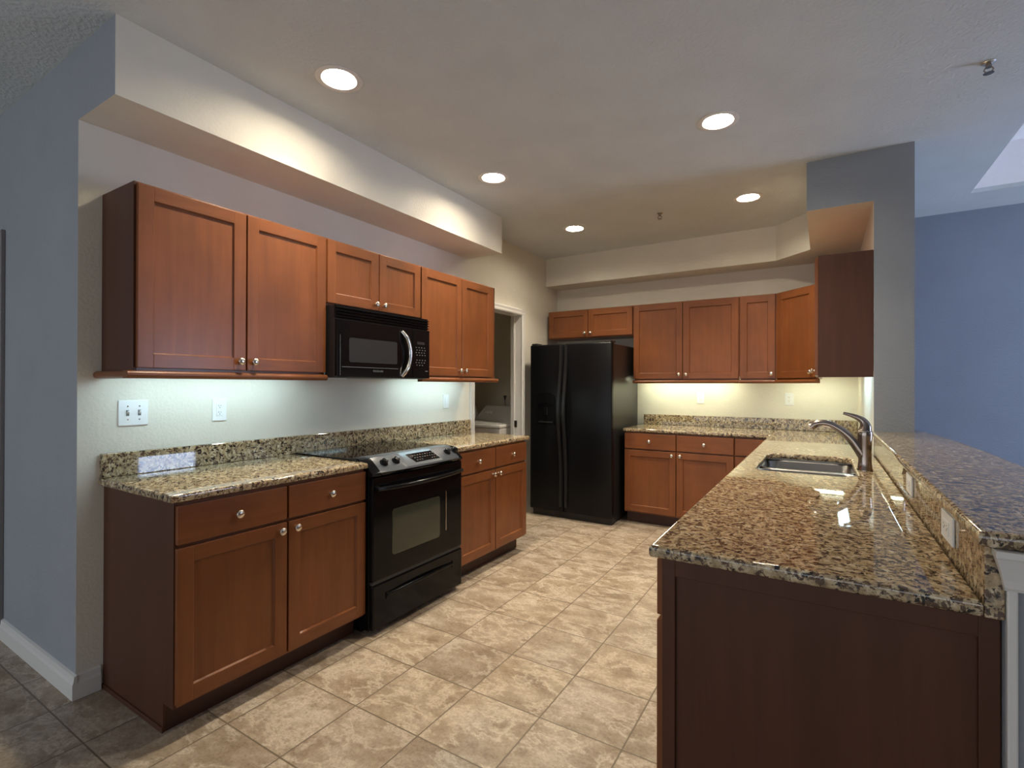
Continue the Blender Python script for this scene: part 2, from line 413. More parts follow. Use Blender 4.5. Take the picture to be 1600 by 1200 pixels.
d = thing('door_2', (-4.02, 0.83, 0), 'pale door with taupe casing at the far left edge', 'door', kind='structure')
bb = MB()
bb.box(-3.685, -3.625, Y0 - 0.018, Y0, 0, 2.125, 0.003).box(-4.48, -4.42, Y0 - 0.018, Y0, 0, 2.12, 0.003).box(-4.42, -3.685, Y0 - 0.018, Y0, 2.065, 2.125, 0.003)
bb.build('casing', 'taupe_trim', d)
MB().box(-4.415, -3.69, 0.86, 0.90, 0.01, 2.06, 0.002).box(-4.3, -3.75, 0.853, 0.86, 0.2, 0.95, 0.006).box(-4.3, -3.75, 0.853, 0.86, 1.1, 1.9, 0.006).build('slab', 'tan', d)
MB().box(-3.70, -3.687, 0.822, 0.8345, 0.185, 0.235).build('hinge', 'brass', d)

# windows (out of the photo; their daylight and reflections are in it)
w = thing('window_1', (4.33, 4.24, 0.02), 'sliding glass door bright with daylight in the living room', 'window', kind='structure')
MB().box(4.29, 4.37, 3.72, 3.80, 0.02, 2.1).box(4.29, 4.37, 4.68, 4.76, 0.02, 2.1).box(4.29, 4.37, 3.80, 4.68, 2.04, 2.1).box(4.29, 4.37, 3.80, 4.68, 0.02, 0.08).build('frame', 'white', w)
MB().box(4.345, 4.355, 3.80, 4.68, 0.08, 2.04).build('pane', 'pane_r', w)
w = thing('window_2', (-1.1, -4.03, 0.3), 'unseen daylight window on the wall behind the camera, widened for ambient fill', 'window', kind='structure')
b = MB().box(-4.2, 2.0, -4.07, -3.99, 2.24, 2.3).box(-4.2, 2.0, -4.07, -3.99, 0.3, 0.36)
for k in range(5): b.box(-4.2 + k * 1.535, -4.14 + k * 1.535, -4.07, -3.99, 0.36, 2.24)
b.build('frame', 'white', w)
MB().box(-5.60, -4.80, -4.055, -4.045, 0.40, 1.50).build('pane', 'pane_d', w)
MB().box(-5.65, -5.60, -4.07, -3.99, 0.35, 1.55).box(-4.80, -4.75, -4.07, -3.99, 0.35, 1.55).box(-5.60, -4.80, -4.07, -3.99, 1.50, 1.55).box(-5.60, -4.80, -4.07, -3.99, 0.35, 0.40).build('side_frame', 'white', w)
for k in range(4): MB().box(-4.14 + k * 1.535, -4.2 + (k + 1) * 1.535, -4.055, -4.045, 0.36, 2.24).build('pane', 'pane_b', w)

# ------------------------------------------------------------------ cabinets
def frame(o, s, d):
    s, d = Vector(s).normalized(), Vector(d).normalized()
    return Matrix(((s.x, d.x, 0, o[0]), (s.y, d.y, 0, o[1]), (0, 0, 1, 0), (0, 0, 0, 1)))
FL = lambda x: frame((x, 0), (0, 1, 0), (1, 0, 0))      # faces +X, s = world y
FB = lambda y: frame((0, y), (1, 0, 0), (0, -1, 0))     # faces -Y, s = world x
FP = lambda x: frame((x, 0), (0, 1, 0), (-1, 0, 0))     # faces -X, s = world y

def knob(parent, F, s, z, d0=0.02):
    q = F.to_3x3(); ax = q @ Vector((0, 1, 0)); p = F @ Vector((s, d0, z))
    prof = [(0.0075, -0.001), (0.0075, 0.002), (0.0055, 0.006), (0.0055, 0.012), (0.013, 0.017), (0.0165, 0.021), (0.0165, 0.025), (0.013, 0.029), (0.006, 0.031), (0.001, 0.0313)]
    return MB().lathe(prof, p, ax, 18).build('knob', 'nickel', parent, smooth=True)
def shaker(parent, F, s0, s1, z0, z1, kn=None, fwid=0.058, th=0.02):
    b = MB(F)
    b.box(s0, s0 + fwid, 0, th, z0, z1, 0.002).box(s1 - fwid, s1, 0, th, z0, z1, 0.002)
    b.box(s0 + fwid - 0.001, s1 - fwid + 0.001, 0, th, z0, z0 + fwid, 0.002, 1).box(s0 + fwid - 0.001, s1 - fwid + 0.001, 0, th, z1 - fwid, z1, 0.002, 1)
    a0, a1, c0, c1 = s0 + fwid, s1 - fwid, z0 + fwid, z1 - fwid
    b.loft([[(a0 - .001, th - 0.002, c0 - .001), (a1 + .001, th - 0.002, c0 - .001), (a1 + .001, th - 0.002, c1 + .001), (a0 - .001, th - 0.002, c1 + .001)],
            [(a0 + .004, th - 0.010, c0 + .004), (a1 - .004, th - 0.010, c0 + .004), (a1 - .004, th - 0.010, c1 - .004), (a0 + .004, th - 0.010, c1 - .004)]], 0, False, True)
    o = b.build('door', ['wood', 'woodh'], parent)
    if kn: knob(o, F, kn[0], kn[1])
    return o
def slab(parent, F, s0, s1, z0, z1, kn=True, th=0.02):
    o = MB(F).box(s0, s1, 0, th, z0, z1, 0.003).build('drawer', 'woodh', parent)
    if kn: knob(o, F, (s0 + s1) / 2, (z0 + z1) / 2)
    return o
def light_rail(parent, F, s0, s1, depth, z1=1.377, ret0=False, ret1=False):
    # bullnose rail under a wall cabinet: half-round front profile
    z0 = 1.345
    n = 6; c = []
    for i in range(n + 1):
        a = -math.pi / 2 + math.pi * i / n
        c.append((0.018 + 0.016 * math.cos(a), (z0 + z1) / 2 + 0.016 * math.sin(a)))
    sec = [(-0.012, z0)] + c + [(-0.012, z1)]
    b = MB(F)
    e0, e1 = s0 - (0.030 if ret0 else 0), s1 + (0.012 if ret1 else 0)
    b.loft([[(e0, d, z) for d, z in sec], [(e1, d, z) for d, z in sec]])
    if ret0:
        sec2 = [(s0 + 0.012, z0)] + [(s0 - (dd - 0.004), z) for dd, z in c] + [(s0 + 0.012, z1)]
        b.loft([[(s, -depth, z) for s, z in sec2], [(s, 0.02, z) for s, z in sec2]])
    return b.build('light_rail', 'woodh', parent, smooth=50)

ZU0, ZU1, ZB0, ZB1 = 1.377, 2.145, 0.11, 0.882
def wall_cab(label, F, s0, s1, depth, doors, z0=ZU0, group='cherry wall cabinets', rail=True, ret0=False, ret1=False, end0=False, end1=False, kz=0.042, loc=None):
    p = loc or tuple(F @ Vector(((s0 + s1) / 2, -depth, z0)))
    t = thing('wall_cabinet', p, label, 'cabinet', group)
    g = 0.0008
    MB(F).box(s0 + g + (0.012 if end0 else 0), s1 - g - (0.012 if end1 else 0), -depth, 0, z0 + (0.035 if rail or end0 else 0.0), ZU1, 0.001).build('body', 'wood', t)
    if rail or end0: MB(F).box(s0 + 0.0125, s1 - g - (0.012 if end1 else 0), -0.019, -0.0002, z0, z0 + 0.0345).build('bottom_rail', 'woodh', t)
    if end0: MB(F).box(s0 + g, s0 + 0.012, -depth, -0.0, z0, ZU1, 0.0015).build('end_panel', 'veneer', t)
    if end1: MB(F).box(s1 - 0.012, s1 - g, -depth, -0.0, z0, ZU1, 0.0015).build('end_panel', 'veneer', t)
    for a, c, side in doors:
        ks = (c - 0.03) if side == 'r' else (a + 0.03)
        shaker(t, F, a, c, z0 + 0.012, ZU1 - 0.010, (ks, z0 + 0.012 + kz))
    if rail: light_rail(t, F, s0 + g, s1 - g, depth, ret0=ret0, ret1=ret1)
    return t
def base_cab(label, F, s0, s1, depth, doors, drawers, end0=False, end1=False, group='cherry base cabinets', toe=0.075, knobs=True, hollow=False):
    p = tuple(F @ Vector(((s0 + s1) / 2, -depth, 0)))
    t = thing('base_cabinet', p, label, 'cabinet', group)
    g = 0.0008
    if hollow:
        MB(F).box(s0 + g, s0 + 0.018, -depth, 0, ZB0, ZB1).box(s1 - 0.018, s1 - g, -depth, 0, ZB0, ZB1).box(s0 + 0.018, s1 - 0.018, -depth, -depth + 0.012, ZB0, ZB1).box(s0 + 0.018, s1 - 0.018, -0.019, 0, ZB0, ZB1).box(s0 + 0.018, s1 - 0.018, -depth, 0, ZB0, ZB0 + 0.018).build('body', 'wood', t)
    else:
        MB(F).box(s0 + g + (0.012 if end0 else 0), s1 - g - (0.012 if end1 else 0), -depth, 0, ZB0, ZB1, 0.001).build('body', 'wood', t)
    MB(F).box(s0 + g + (0.012 if end0 else 0), s1 - g - (0.02 if end1 else 0), -depth, -toe, 0, ZB0 - 0.0005).build('toe_kick', 'wooddark', t)
    def endp(a, c):
        b = MB(F)
        poly = [(-depth, 0), (-toe - 0.001 + 0.0, 0), (-toe - 0.001, ZB0), (-0.0, ZB0), (-0.0, ZB1), (-depth, ZB1)]
        b.prism(poly, a, c, 'x')
        b.box(a - 0.006, a + 0.001, -depth, -toe + 0.004, 0, 0.02, 0.002)
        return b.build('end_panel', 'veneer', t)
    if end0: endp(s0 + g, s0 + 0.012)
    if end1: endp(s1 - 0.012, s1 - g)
    for a, c, side in doors:
        ks = None if side is None else ((c - 0.033) if side == 'r' else (a + 0.033))
        shaker(t, F, a, c, 0.125, 0.709, (ks, 0.677) if ks is not None else None)
    for a, c in drawers: slab(t, F, a, c, 0.722, 0.868, knobs)
    return t

# stove-side wall cabinets
F = FL(-2.367); DU = -2.367 - XW - 0.0015
wall_cab('large double-door cherry wall cabinet left of the black microwave', F, 0.917, 1.832, DU, [(0.926, 1.373, 'r'), (1.380, 1.827, 'l')], ret0=True, end0=True, kz=0.042)
wall_cab('short double-door cherry wall cabinet directly above the microwave', F, 1.833, 2.603, DU, [(1.838, 2.217, 'r'), (2.224, 2.598, 'l')], z0=1.770, rail=False, kz=0.035)
wall_cab('tall double-door cherry wall cabinet right of the microwave', F, 2.604, 3.540, DU, [(2.610, 3.060, 'r'), (3.067, 3.476, 'l')], ret1=True, end1=True)

# stove-side base cabinets
F = FL(-2.053); DB = -2.053 - XW - 0.0015
base_cab('double-door cherry base cabinet left of the black stove', F, 0.928, 1.839, DB, [(0.933, 1.381, 'r'), (1.390, 1.834, 'l')], [(0.933, 1.381), (1.390, 1.834)], end0=True)
base_cab('double-door cherry base cabinet between stove and laundry doorway', F, 2.610, 3.512, DB, [(2.615, 3.058, 'r'), (3.066, 3.507, 'l')], [(2.615, 3.058), (3.066, 3.507)], end1=True)

# back wall cabinets
F = FB(5.034); DU2 = YB - 5.034 - 0.0015
wall_cab('short double-door cherry wall cabinet above the black refrigerator', F, -2.632, -1.652, DU2, [(-2.620, -2.152, 'r'), (-2.144, -1.660, 'l')], z0=1.835, rail=False, kz=0.04)
wall_cab('wide double-door cherry wall cabinet just right of the refrigerator', F, -1.651, -0.656, DU2, [(-1.646, -1.163, 'r'), (-1.156, -0.663, 'l')])
wall_cab('narrow single-door cherry wall cabinet beside the angled corner cabinet', F, -0.655, -0.352, DU2, [(-0.648, -0.362, 'r')])
# diagonal corner cabinet
t = thing('corner_cabinet', (-0.05, 5.02, ZU0), 'angled single-door cherry corner wall cabinet', 'cabinet', 'cherry wall cabinets')
A, B = Vector((-0.3505, 5.034, 0)), Vector((-0.030, 4.7135, 0))
MB().prism([(A.x, A.y), (B.x, B.y), (XR - 0.0015, 4.7135), (XR - 0.0015, YB - 0.0015), (A.x, YB - 0.0015)], ZU0 + 0.0472, ZU1).build('body', 'wood', t)
dirv = (B - A).normalized(); nrm = Vector((-dirv.y, dirv.x, 0)); nrm = nrm if nrm.y < 0 else -nrm
FD = frame((A.x, A.y), dirv, nrm); LD = (B - A).length
shaker(t, FD, 0.018, LD - 0.02, ZU0 + 0.012, ZU1 - 0.010, (LD - 0.052, ZU0 + 0.06))
MB(FD).box(0.002, LD - 0.002, -0.019, -0.0005, ZU0, ZU0 + 0.0345).build('bottom_rail', 'woodh', t)
light_rail(t, FD, 0.0, LD, 0.2)
# right wall cabinet, seen from its end
F = FP(-0.026)
wall_cab('cherry wall cabinet on the right wall showing its dark end panel', F, YCOL + 0.006, 4.7125, XR - 0.0015 + 0.026, [(YCOL + 0.010, 4.205, 'r'), (4.212, 4.706, 'l')], end0=True, rail=False)

# back base cabinets
F = FB(4.716); DB2 = YB - 4.716 - 0.0015
base_cab('double-door cherry base cabinet right of the refrigerator', F, -1.632, -0.652, DB2, [(-1.628, -1.147, 'r'), (-1.139, -0.657, 'l')], [(-1.628, -1.147), (-1.139, -0.657)])
base_cab('narrow cherry base cabinet in the back counter corner', F, -0.651, -0.352, DB2, [(-0.646, -0.375, None)], [(-0.646, -0.375)], knobs=False)
# peninsula cabinets
F = FP(-0.3505); DP = 0.262 + 0.3505
base_cab('cherry peninsula cabinet at the near end with its dark framed end panel', F, 1.318, 2.15, DP, [(1.322, 1.730, 'r'), (1.737, 2.146, 'l')], [(1.322, 1.730), (1.737, 2.146)], group='cherry base cabinets')
pen = bpy.context.scene.objects[-1]
base_cab('cherry sink base cabinet in the middle of the peninsula', F, 2.151, 3.60, DP, [(2.155, 2.872, 'r'), (2.879, 3.596, 'l')], [(2.155, 2.872), (2.879, 3.596)], knobs=False, hollow=True)
base_cab('cherry peninsula cabinet nearest the back counter corner', F, 3.601, 4.690, 0.2570 + 0.3505, [(3.605, 4.140, 'r'), (4.147, 4.685, 'l')], [(3.605, 4.140), (4.147, 4.685)])
t = [o for o in bpy.data.objects if o.get('label', '').startswith('cherry peninsula cabinet at the near')][0]
F2 = FB(1.3155)
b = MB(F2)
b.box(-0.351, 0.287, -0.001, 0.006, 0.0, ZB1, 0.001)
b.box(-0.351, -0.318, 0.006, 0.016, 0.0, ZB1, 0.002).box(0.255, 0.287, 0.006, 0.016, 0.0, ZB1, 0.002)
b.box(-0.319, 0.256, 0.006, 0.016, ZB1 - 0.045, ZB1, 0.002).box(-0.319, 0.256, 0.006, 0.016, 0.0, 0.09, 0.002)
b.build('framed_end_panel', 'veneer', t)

# ------------------------------------------------------------------ worktops and splashes
o = curve_slab('worktop', [(XW + 0.001, 0.907), (-2.026, 0.907), (-2.026, 1.841), (XW + 0.001, 1.841)], [], 0.8825, 0.914, 0.010, 'granite', (-2.35, 1.37, 0.8825))
tag(o, 'speckled granite worktop left of the black stove', 'worktop', 'granite worktops')
o = curve_slab('worktop', [(XW + 0.001, 2.607), (-2.026, 2.607), (-2.026, 3.540), (XW + 0.001, 3.540)], [], 0.8825, 0.914, 0.010, 'granite', (-2.35, 3.07, 0.8825))
tag(o, 'speckled granite worktop between the stove and the doorway', 'worktop', 'granite worktops')
SX0, SX1, SY0, SY1 = -0.285, 0.132, 2.705, 3.430
o = curve_slab('worktop', [(-1.640, 4.690), (-0.378, 4.690), (-0.378, 1.277 + 0.0)] + [(-0.378, 1.277)][:0] + [(0.2575, 1.277), (0.2575, YB - 0.002), (-1.640, YB - 0.002)],
               [rrect(SX0, SX1, SY0, SY1, 0.085, 8)], 0.8825, 0.914, 0.010, 'granite', (-0.1, 3.0, 0.8825))
tag(o, 'long L-shaped granite worktop with the sink cut into it', 'worktop', 'granite worktops')

o = MB().box(XW + 0.001, XW + 0.030, 0.912, 3.578, 0.9145, 1.019, 0.003).build('backsplash', 'granite', origin=(XW, 2.2, 0.9145))
tag(o, 'low granite backsplash strip along the stove wall', 'backsplash', 'granite backsplashes')
o = MB().box(-1.625, XR - 0.001, YB - 0.030, YB - 0.001, 0.9145, 1.019, 0.003).build('backsplash', 'granite', origin=(-0.7, YB, 0.9145))
tag(o, 'low granite backsplash strip on the back wall under the outlets', 'backsplash', 'granite backsplashes')
o = MB().box(0.2595, 0.2885, 1.279, YCOL - 0.001, 0.8835, 1.0195, 0.003).build('backsplash', 'granite', origin=(0.27, 2.5, 0.8835))
tag(o, 'granite upstand between the sink counter and the raised bar', 'backsplash', 'granite backsplashes')

# raised bar
cv = [(0.247, 1.257), (0.580, 1.257), (0.582, 2.4), (0.580, 2.85), (0.568, 3.25), (0.548, 3.55), (0.515, 3.85), (0.488, 3.98), (0.4535, 4.02), (0.4535, YCOL - 0.0015), (0.247, YCOL - 0.0015)]
o = curve_slab('bar_top', cv, [], 1.0205, 1.051, 0.011, 'granite', (0.41, 2.5, 1.0205))
tag(o, 'raised granite breakfast bar top with curved outer edge', 'bar top')
# pony wall and its moulding
o = MB().box(0.289, 0.430, 1.2855, YCOL - 0.001, 0, 1.0195).build('wall_bar', 'blue')
struct(o, 'low blue-grey wall holding up the raised bar', 'wall')
b = MB()
b.box(0.2895, 0.305, 1.272, 1.285, 0, 0.948, 0.003)
def rect(x0, x1, y0, y1, z): return [(x0, y0, z), (x1, y0, z), (x1, y1, z), (x0, y1, z)]
secs = [(0.2850, 1.268, 0.944), (0.2840, 1.264, 0.950), (0.2815, 1.262, 0.965), (0.2765, 1.256, 0.985), (0.2710, 1.249, 1.004), (0.2690, 1.246, 1.008), (0.2690, 1.246, 1.0195)]
b.loft([rect(x, 0.47 + (0.285 - x), y, 1.2785, z) for x, y, z in secs])
b.loft([rect(0.4305, 0.47 + (0.285 - x), 1.2785, YCOL - 0.002, z) for x, y, z in secs])
struct(b.build('trim_4', 'white'), 'white crown moulding tucked under the end of the raised bar', 'moulding')

# ------------------------------------------------------------------ stove
t = thing('stove', (-2.3, 2.225, 0), 'black slide-in electric stove between the base cabinets', 'stove')
SL, SR, SX = 1.8445, 2.6055, -1.998
MB().box(-2.62, SX - 0.022, SL, SR, 0.03, 0.830, 0.003).box(-2.62, -2.11, SL, SR, 0.830, 0.905).box(-2.6, -2.1, SL + 0.02, SR - 0.02, 0.0, 0.03).build('body', 'black', t)
MB().box(-2.63, -2.10, SL - 0.008, SR + 0.003, 0.9145, 0.924, 0.003).build('cooktop', 'blackglass', t)
dr = MB().box(SX - 0.021, SX + 0.004, SL + 0.002, SR - 0.002, 0.285, 0.832, 0.006).build('oven_door', 'black', t)
b = MB(frame((SX + 0.0042, 0), (0, 1, 0), (1, 0, 0)))
RR = lambda y0, y1, z0, z1, r, d: [(a, d, c) for a, c in rrect(y0, y1, z0, z1, r)]
b.loft([RR(1.985, 2.385, 0.395, 0.645, 0.02, -0.001), RR(1.985, 2.385, 0.395, 0.645, 0.02, 0.001), RR(1.992, 2.378, 0.402, 0.638, 0.018, 0.0018)])
b.build('window', 'window_glass', dr)
b = MB()
b.box(SX + 0.0055, SX + 0.0068, 2.440, 2.445, 0.42, 0.665)
b.build('window_trim', 'silver', dr)
pts = []; n = 14
for i in range(n + 1):
    k = i / n; y = SL + 0.02 + k * (SR - SL - 0.04); bow = 1 - (2 * k - 1) ** 2
    pts.append((SX + 0.022 + 0.030 * bow, y, 0.775 - 0.004 * bow))
b = MB().tube(pts, [0.010] + [0.0125] * (n - 1) + [0.010], 12)
b.box(SX, SX + 0.03, SL + 0.015, SL + 0.04, 0.763, 0.787, 0.004).box(SX, SX + 0.03, SR - 0.04, SR - 0.015, 0.763, 0.787, 0.004)
b.build('handle', 'black', dr, smooth=True)
dw = MB().box(SX - 0.021, SX + 0.006, SL + 0.002, SR - 0.002, 0.035, 0.268, 0.006).build('storage_drawer', 'black', t)
b = MB(); pts = []
for i in range(n + 1):
    k = i / n; bow = 1 - (2 * k - 1) ** 2
    pts.append((SX + 0.010 + 0.010 * bow, SL + 0.10 + k * (SR - SL - 0.20), 0.196 + 0.006 * bow))
b.tube(pts, 0.009, 10)
b.box(SX + 0.004, SX + 0.012, SL + 0.092, SL + 0.106, 0.174, 0.212, 0.004).box(SX + 0.004, SX + 0.012, SR - 0.106, SR - 0.092, 0.174, 0.212, 0.004)
b.build('handle', 'black', dw, smooth=True)
MB().box(SX - 0.02, SX - 0.004, SL + 0.006, SR - 0.006, 0.269, 0.284).build('drawer_gap', 'slot', t)
# bowed, sloped control panel
loops = []; n = 32
def bowx(k): return 0.034 * (1 - abs(2 * k - 1) ** 2.2)
for i in range(n + 1):
    k = i / n; y = SL - 0.002 + k * (SR - SL + 0.004); w_ = bowx(k)
    e = 0.012 * max(0, abs(2 * k - 1) - 0.86) / 0.14
    loops.append([(-2.165, y, 0.9255), (-2.110, y, 0.932 - e * 0.3), (-2.062, y, 0.930 - e), (SX + 0.002 + w_, y, 0.868 - e), (SX + 0.007 + w_, y, 0.858 - e), (SX + 0.002 + w_ * 0.8, y, 0.842), (SX - 0.004, y, 0.834), (-2.10, y, 0.836), (-2.165, y, 0.915)])
cp_ = MB().loft(loops).build('control_panel', ['panelgrey', 'black'], t, smooth=30)
for p in cp_.data.polygons:
    c = p.center + Vector(cp_['_o'])
    if p.normal.z < 0.35 or c.y < SL + 0.05 or c.y > SR - 0.05: p.material_index = 1
def panel_pt(y, f, h=0.0):
    k = (y - SL + 0.002) / (SR - SL + 0.004)
    a = Vector((-2.062, y, 0.930)); c = Vector((SX + 0.002 + bowx(k), y, 0.868)); dvec = (c - a)
    nv = Vector((-dvec.z, 0, dvec.x)).normalized(); nv = nv if nv.z > 0 else -nv
    return a + dvec * f + nv * h, nv
for y in (1.948, 2.032, 2.482, 2.560):
    p, nv = panel_pt(y, 0.50)
    kb = MB().lathe([(0.024, -0.001), (0.024, 0.004), (0.019, 0.007), (0.017, 0.022), (0.012, 0.025), (0.001, 0.0252)], p, nv, 18)
    kb.build('knob', 'blackglass', cp_, smooth=True)
c0, c1 = 2.140, 2.375
b = MB(); L = []
for h in (-0.0008, 0.0012):
    L.append([panel_pt(c0, 0.16, h)[0], panel_pt(c1 - 0.02, 0.16, h)[0], panel_pt(c1, 0.82, h)[0], panel_pt(c0 + 0.02, 0.82, h)[0]])
b.loft(L).build('display', 'blackglass', cp_)
b = MB()
for r in range(3):
    for c in range(9):
        y = c0 + 0.034 + c * 0.0215 + r * 0.003; f = 0.30 + r * 0.18
        if r == 2 and 3 <= c <= 5: continue
        q = [panel_pt(y + dy, f + df, 0.0016)[0] for dy, df in ((0, 0), (0.009, 0), (0.009, 0.05), (0, 0.05))]
        q2 = [v + Vector((0, 0, 0.0005)) for v in q]
        b.loft([q, q2], 0 if (r + c) % 3 else 1)
b.build('touch_key_print', ['keydim', 'keyred'], cp_)

# ------------------------------------------------------------------ microwave
t = thing('microwave', (-2.46, 2.218, 1.36), 'black over-the-range microwave with curved silver handle', 'microwave')
ML, MR, MX, MZ0, MZ1 = 1.8375, 2.5985, -2.270, 1.362, 1.766
MB().box(XW + 0.004, MX - 0.022, ML + 0.002, MR - 0.002, MZ0, MZ1 - 0.001, 0.002).build('body', 'blacksatin', t)
b = MB().box(MX - 0.022, MX - 0.012, ML, MR, 1.692, MZ1, 0.001)
for i in range(4):
    z = 1.697 + i * 0.0165
    b.prism([(MX - 0.014, z), (MX + 0.002, z + 0.002), (MX + 0.002, z + 0.006), (MX - 0.012, z + 0.013)], ML + 0.004, MR - 0.004, 'y')
b.build('vent_grille', 'black', t)
md = MB().box(MX - 0.0215, MX + 0.006, ML + 0.002, 2.432, MZ0 + 0.004, 1.688, 0.005).build('door', 'black', t)
b = MB(frame((MX + 0.0062, 0), (0, 1, 0), (1, 0, 0)))
b.loft([RR(1.918, 2.292, 1.450, 1.588, 0.012, -0.001), RR(1.918, 2.292, 1.450, 1.588, 0.012, 0.0008)])
b.build('window', 'mesh_glass', md)
MB().box(MX + 0.0055, MX + 0.0072, ML + 0.03, 2.30, 1.421, 1.4235).box(MX + 0.0055, MX + 0.0072, ML + 0.018, ML + 0.0195, 1.375, 1.60).build('door_seam', 'key', md)
pts = []; n = 14
for i in range(n + 1):
    k = i / n; bow = math.sin(math.pi * k)
    pts.append((MX + 0.008 + 0.022 * min(1, bow * 2.2), 2.330 + 0.056 * bow, 1.660 - k * 0.284))
b = MB().tube(pts, [0.011] + [0.014] * (n - 1) + [0.011], 12)
b.build('handle', 'silver', md, smooth=True)
cpn = MB().box(MX - 0.0215, MX + 0.005, 2.434, MR - 0.001, MZ0 + 0.004, 1.688, 0.004).build('control_panel', 'black', t)
MB().box(MX + 0.0045, MX + 0.006, 2.475, 2.545, 1.588, 1.606).build('display', 'mesh_glass', cpn)
b = MB().box(MX + 0.0046, MX + 0.0051, 2.452, 2.562, 1.440, 1.575, 0, 1)
for r in range(8):
    if r in (4,): continue
    for c in range(4):
        if r == 7 and c == 3: continue
        y = 2.462 + c * 0.026 + (0.007 if r % 2 else 0); z = 1.565 - r * 0.0165
        b.box(MX + 0.0048, MX + 0.0056, y, y + 0.009, z, z + 0.005)
b.build('keypad_print', ['key', 'black'], cpn)
MB().box(MX + 0.0048, MX + 0.0056, 2.555, 2.58, 1.412, 1.416).build('button_mark', 'key', cpn)
tc = bpy.data.curves.new('logo_text', 'FONT'); tc.body = 'FRIGIDAIRE'; tc.size = 0.016; tc.align_x = 'CENTER'; tc.extrude = 0.0003
to = bpy.data.objects.new('tmp_text', tc); COL.objects.link(to)
dg = bpy.context.evaluated_depsgraph_get(); me = bpy.data.meshes.new_from_object(to.evaluated_get(dg)); bpy.data.objects.remove(to)
me.name = 'logo_lettering'
base = Vector((MX + 0.0066, 2.135, 1.398)) - Vector(md['_o'])
for v in me.vertices:
    x, y, z = v.co; v.co = base + Vector((z, x, y))
me.materials.clear(); me.materials.append(M['key'])
lo = bpy.data.objects.new('logo_lettering', me); COL.objects.link(lo); lo.parent = md; lo['_o'] = md['_o']
MB().box(-2.60, -2.50, 1.95, 2.10, MZ0 - 0.004, MZ0).build('cooktop_lamp_cover', 'plastic', t)

# ------------------------------------------------------------------ refrigerator
t = thing('refrigerator', (-2.117, 4.9, 0), 'black side-by-side refrigerator with bowed handles and ice dispenser', 'refrigerator')
MB().box(-2.552, -1.690, 4.562, 5.292, 0.025, 1.722, 0.006).build('body', 'fridge_side', t)
MB().box(-2.545, -1.695, 4.535, 4.60, 0.0, 0.066, 0.003).box(-2.5, -1.75, 4.9, 5.2, 0.0, 0.026).build('base_grille', 'blacksatin', t)
dl = MB().box(-2.558, -2.181, 4.486, 4.558, 0.070, 1.732, 0.012, seg=3).build('freezer_door', 'fridge', t, smooth=40)
drr = MB().box(-2.173, -1.680, 4.486, 4.558, 0.070, 1.732, 0.012, seg=3).build('fridge_door', 'fridge', t, smooth=40)
def bow_handle(x, par):
    pts = []; rad = []
    for i in range(41):
        k = i / 40; z = 1.722 - k * 1.60
        q = (z - 1.06) / 0.36
        bow = 0.062 * math.exp(-(q * q) * 1.2)
        pts.append((x, 4.478 - bow, z))
    b = MB()
    loops = []
    for x_, y, z in pts:
        loops.append([(x_ - 0.013, y - 0.008, z), (x_ + 0.013, y - 0.008, z), (x_ + 0.017, y + 0.004, z), (x_ + 0.013, y + 0.010, z), (x_ - 0.013, y + 0.010, z), (x_ - 0.017, y + 0.004, z)])
    b.loft(loops); return b.build('handle', 'blacksatin', par, smooth=45)
bow_handle(-2.205, dl); bow_handle(-2.149, drr)
FX = frame((0, 4.486), (1, 0, 0), (0, -1, 0))
b = MB(FX)
arch = [(-2.472, 0.93), (-2.268, 0.93), (-2.268, 1.20)] + [(-2.37 + 0.102 * math.cos(math.radians(a)), 1.20 + 0.05 * math.sin(math.radians(a))) for a in range(15, 180, 15)] + [(-2.472, 1.20)]
inner = [(-2.456, 0.955), (-2.284, 0.955), (-2.284, 1.10)] + [(-2.37 + 0.086 * math.cos(math.radians(a)), 1.10 + 0.045 * math.sin(math.radians(a))) for a in range(15, 180, 15)] + [(-2.456, 1.10)]
b.loft([[(a, -0.002, c) for a, c in arch], [(a, 0.008, c) for a, c in arch], [(a * 0.97 - 2.37 * 0.03, 0.011, c) for a, c in arch], [(a, 0.011, c) for a, c in inner], [(a * 0.96 - 2.37 * 0.04, 0.0015, c) for a, c in inner]])
dsp = b.build('ice_dispenser', 'black', dl, smooth=30)
MB(FX).box(-2.45, -2.29, 0.0005, 0.028, 0.948, 0.960, 0.003).build('drip_tray', 'blacksatin', dl)
MB(FX).box(-2.392, -2.348, 0.001, 0.016, 1.02, 1.10, 0.006).build('dispenser_paddle', 'black', dl)
MB().box(-2.548, -2.48, 4.50, 4.60, 1.7325, 1.748, 0.004).build('hinge_cover', 'blacksatin', t)
MB().box(-1.76, -1.69, 4.50, 4.62, 1.7325, 1.750, 0.004).build('hinge_cover', 'blacksatin', t)

# ------------------------------------------------------------------ sink and faucet
t = thing('sink', (-0.08, 3.07, 0.69), 'stainless steel undermount double-bowl sink in the peninsula', 'sink')
def bowl(y0, y1, name):
    x0, x1 = SX0 - 0.004, SX1 + 0.004
    loop = lambda g, z, r: [(a, c, z) for a, c in rrect(x0 + g, x1 - g, y0 + g, y1 - g, r)]
    b = MB().loft([loop(-0.014, 0.874, 0.06), loop(-0.004, 0.8745, 0.055), loop(0.002, 0.868, 0.05), loop(0.010, 0.74, 0.05), loop(0.022, 0.712, 0.045), loop(0.05, 0.704, 0.03)], 0, False, True)
    o = b.build(name, 'steel', t, smooth=50)
    cx, cy = (x0 + x1) / 2, (y0 + y1) / 2
    MB().lathe([(0.045, 0.0), (0.045, 0.003), (0.036, 0.003), (0.032, 0.001), (0.001, 0.001)], (cx, cy, 0.7042), (0, 0, 1), 24).build('drain', 'silver', o, smooth=30)
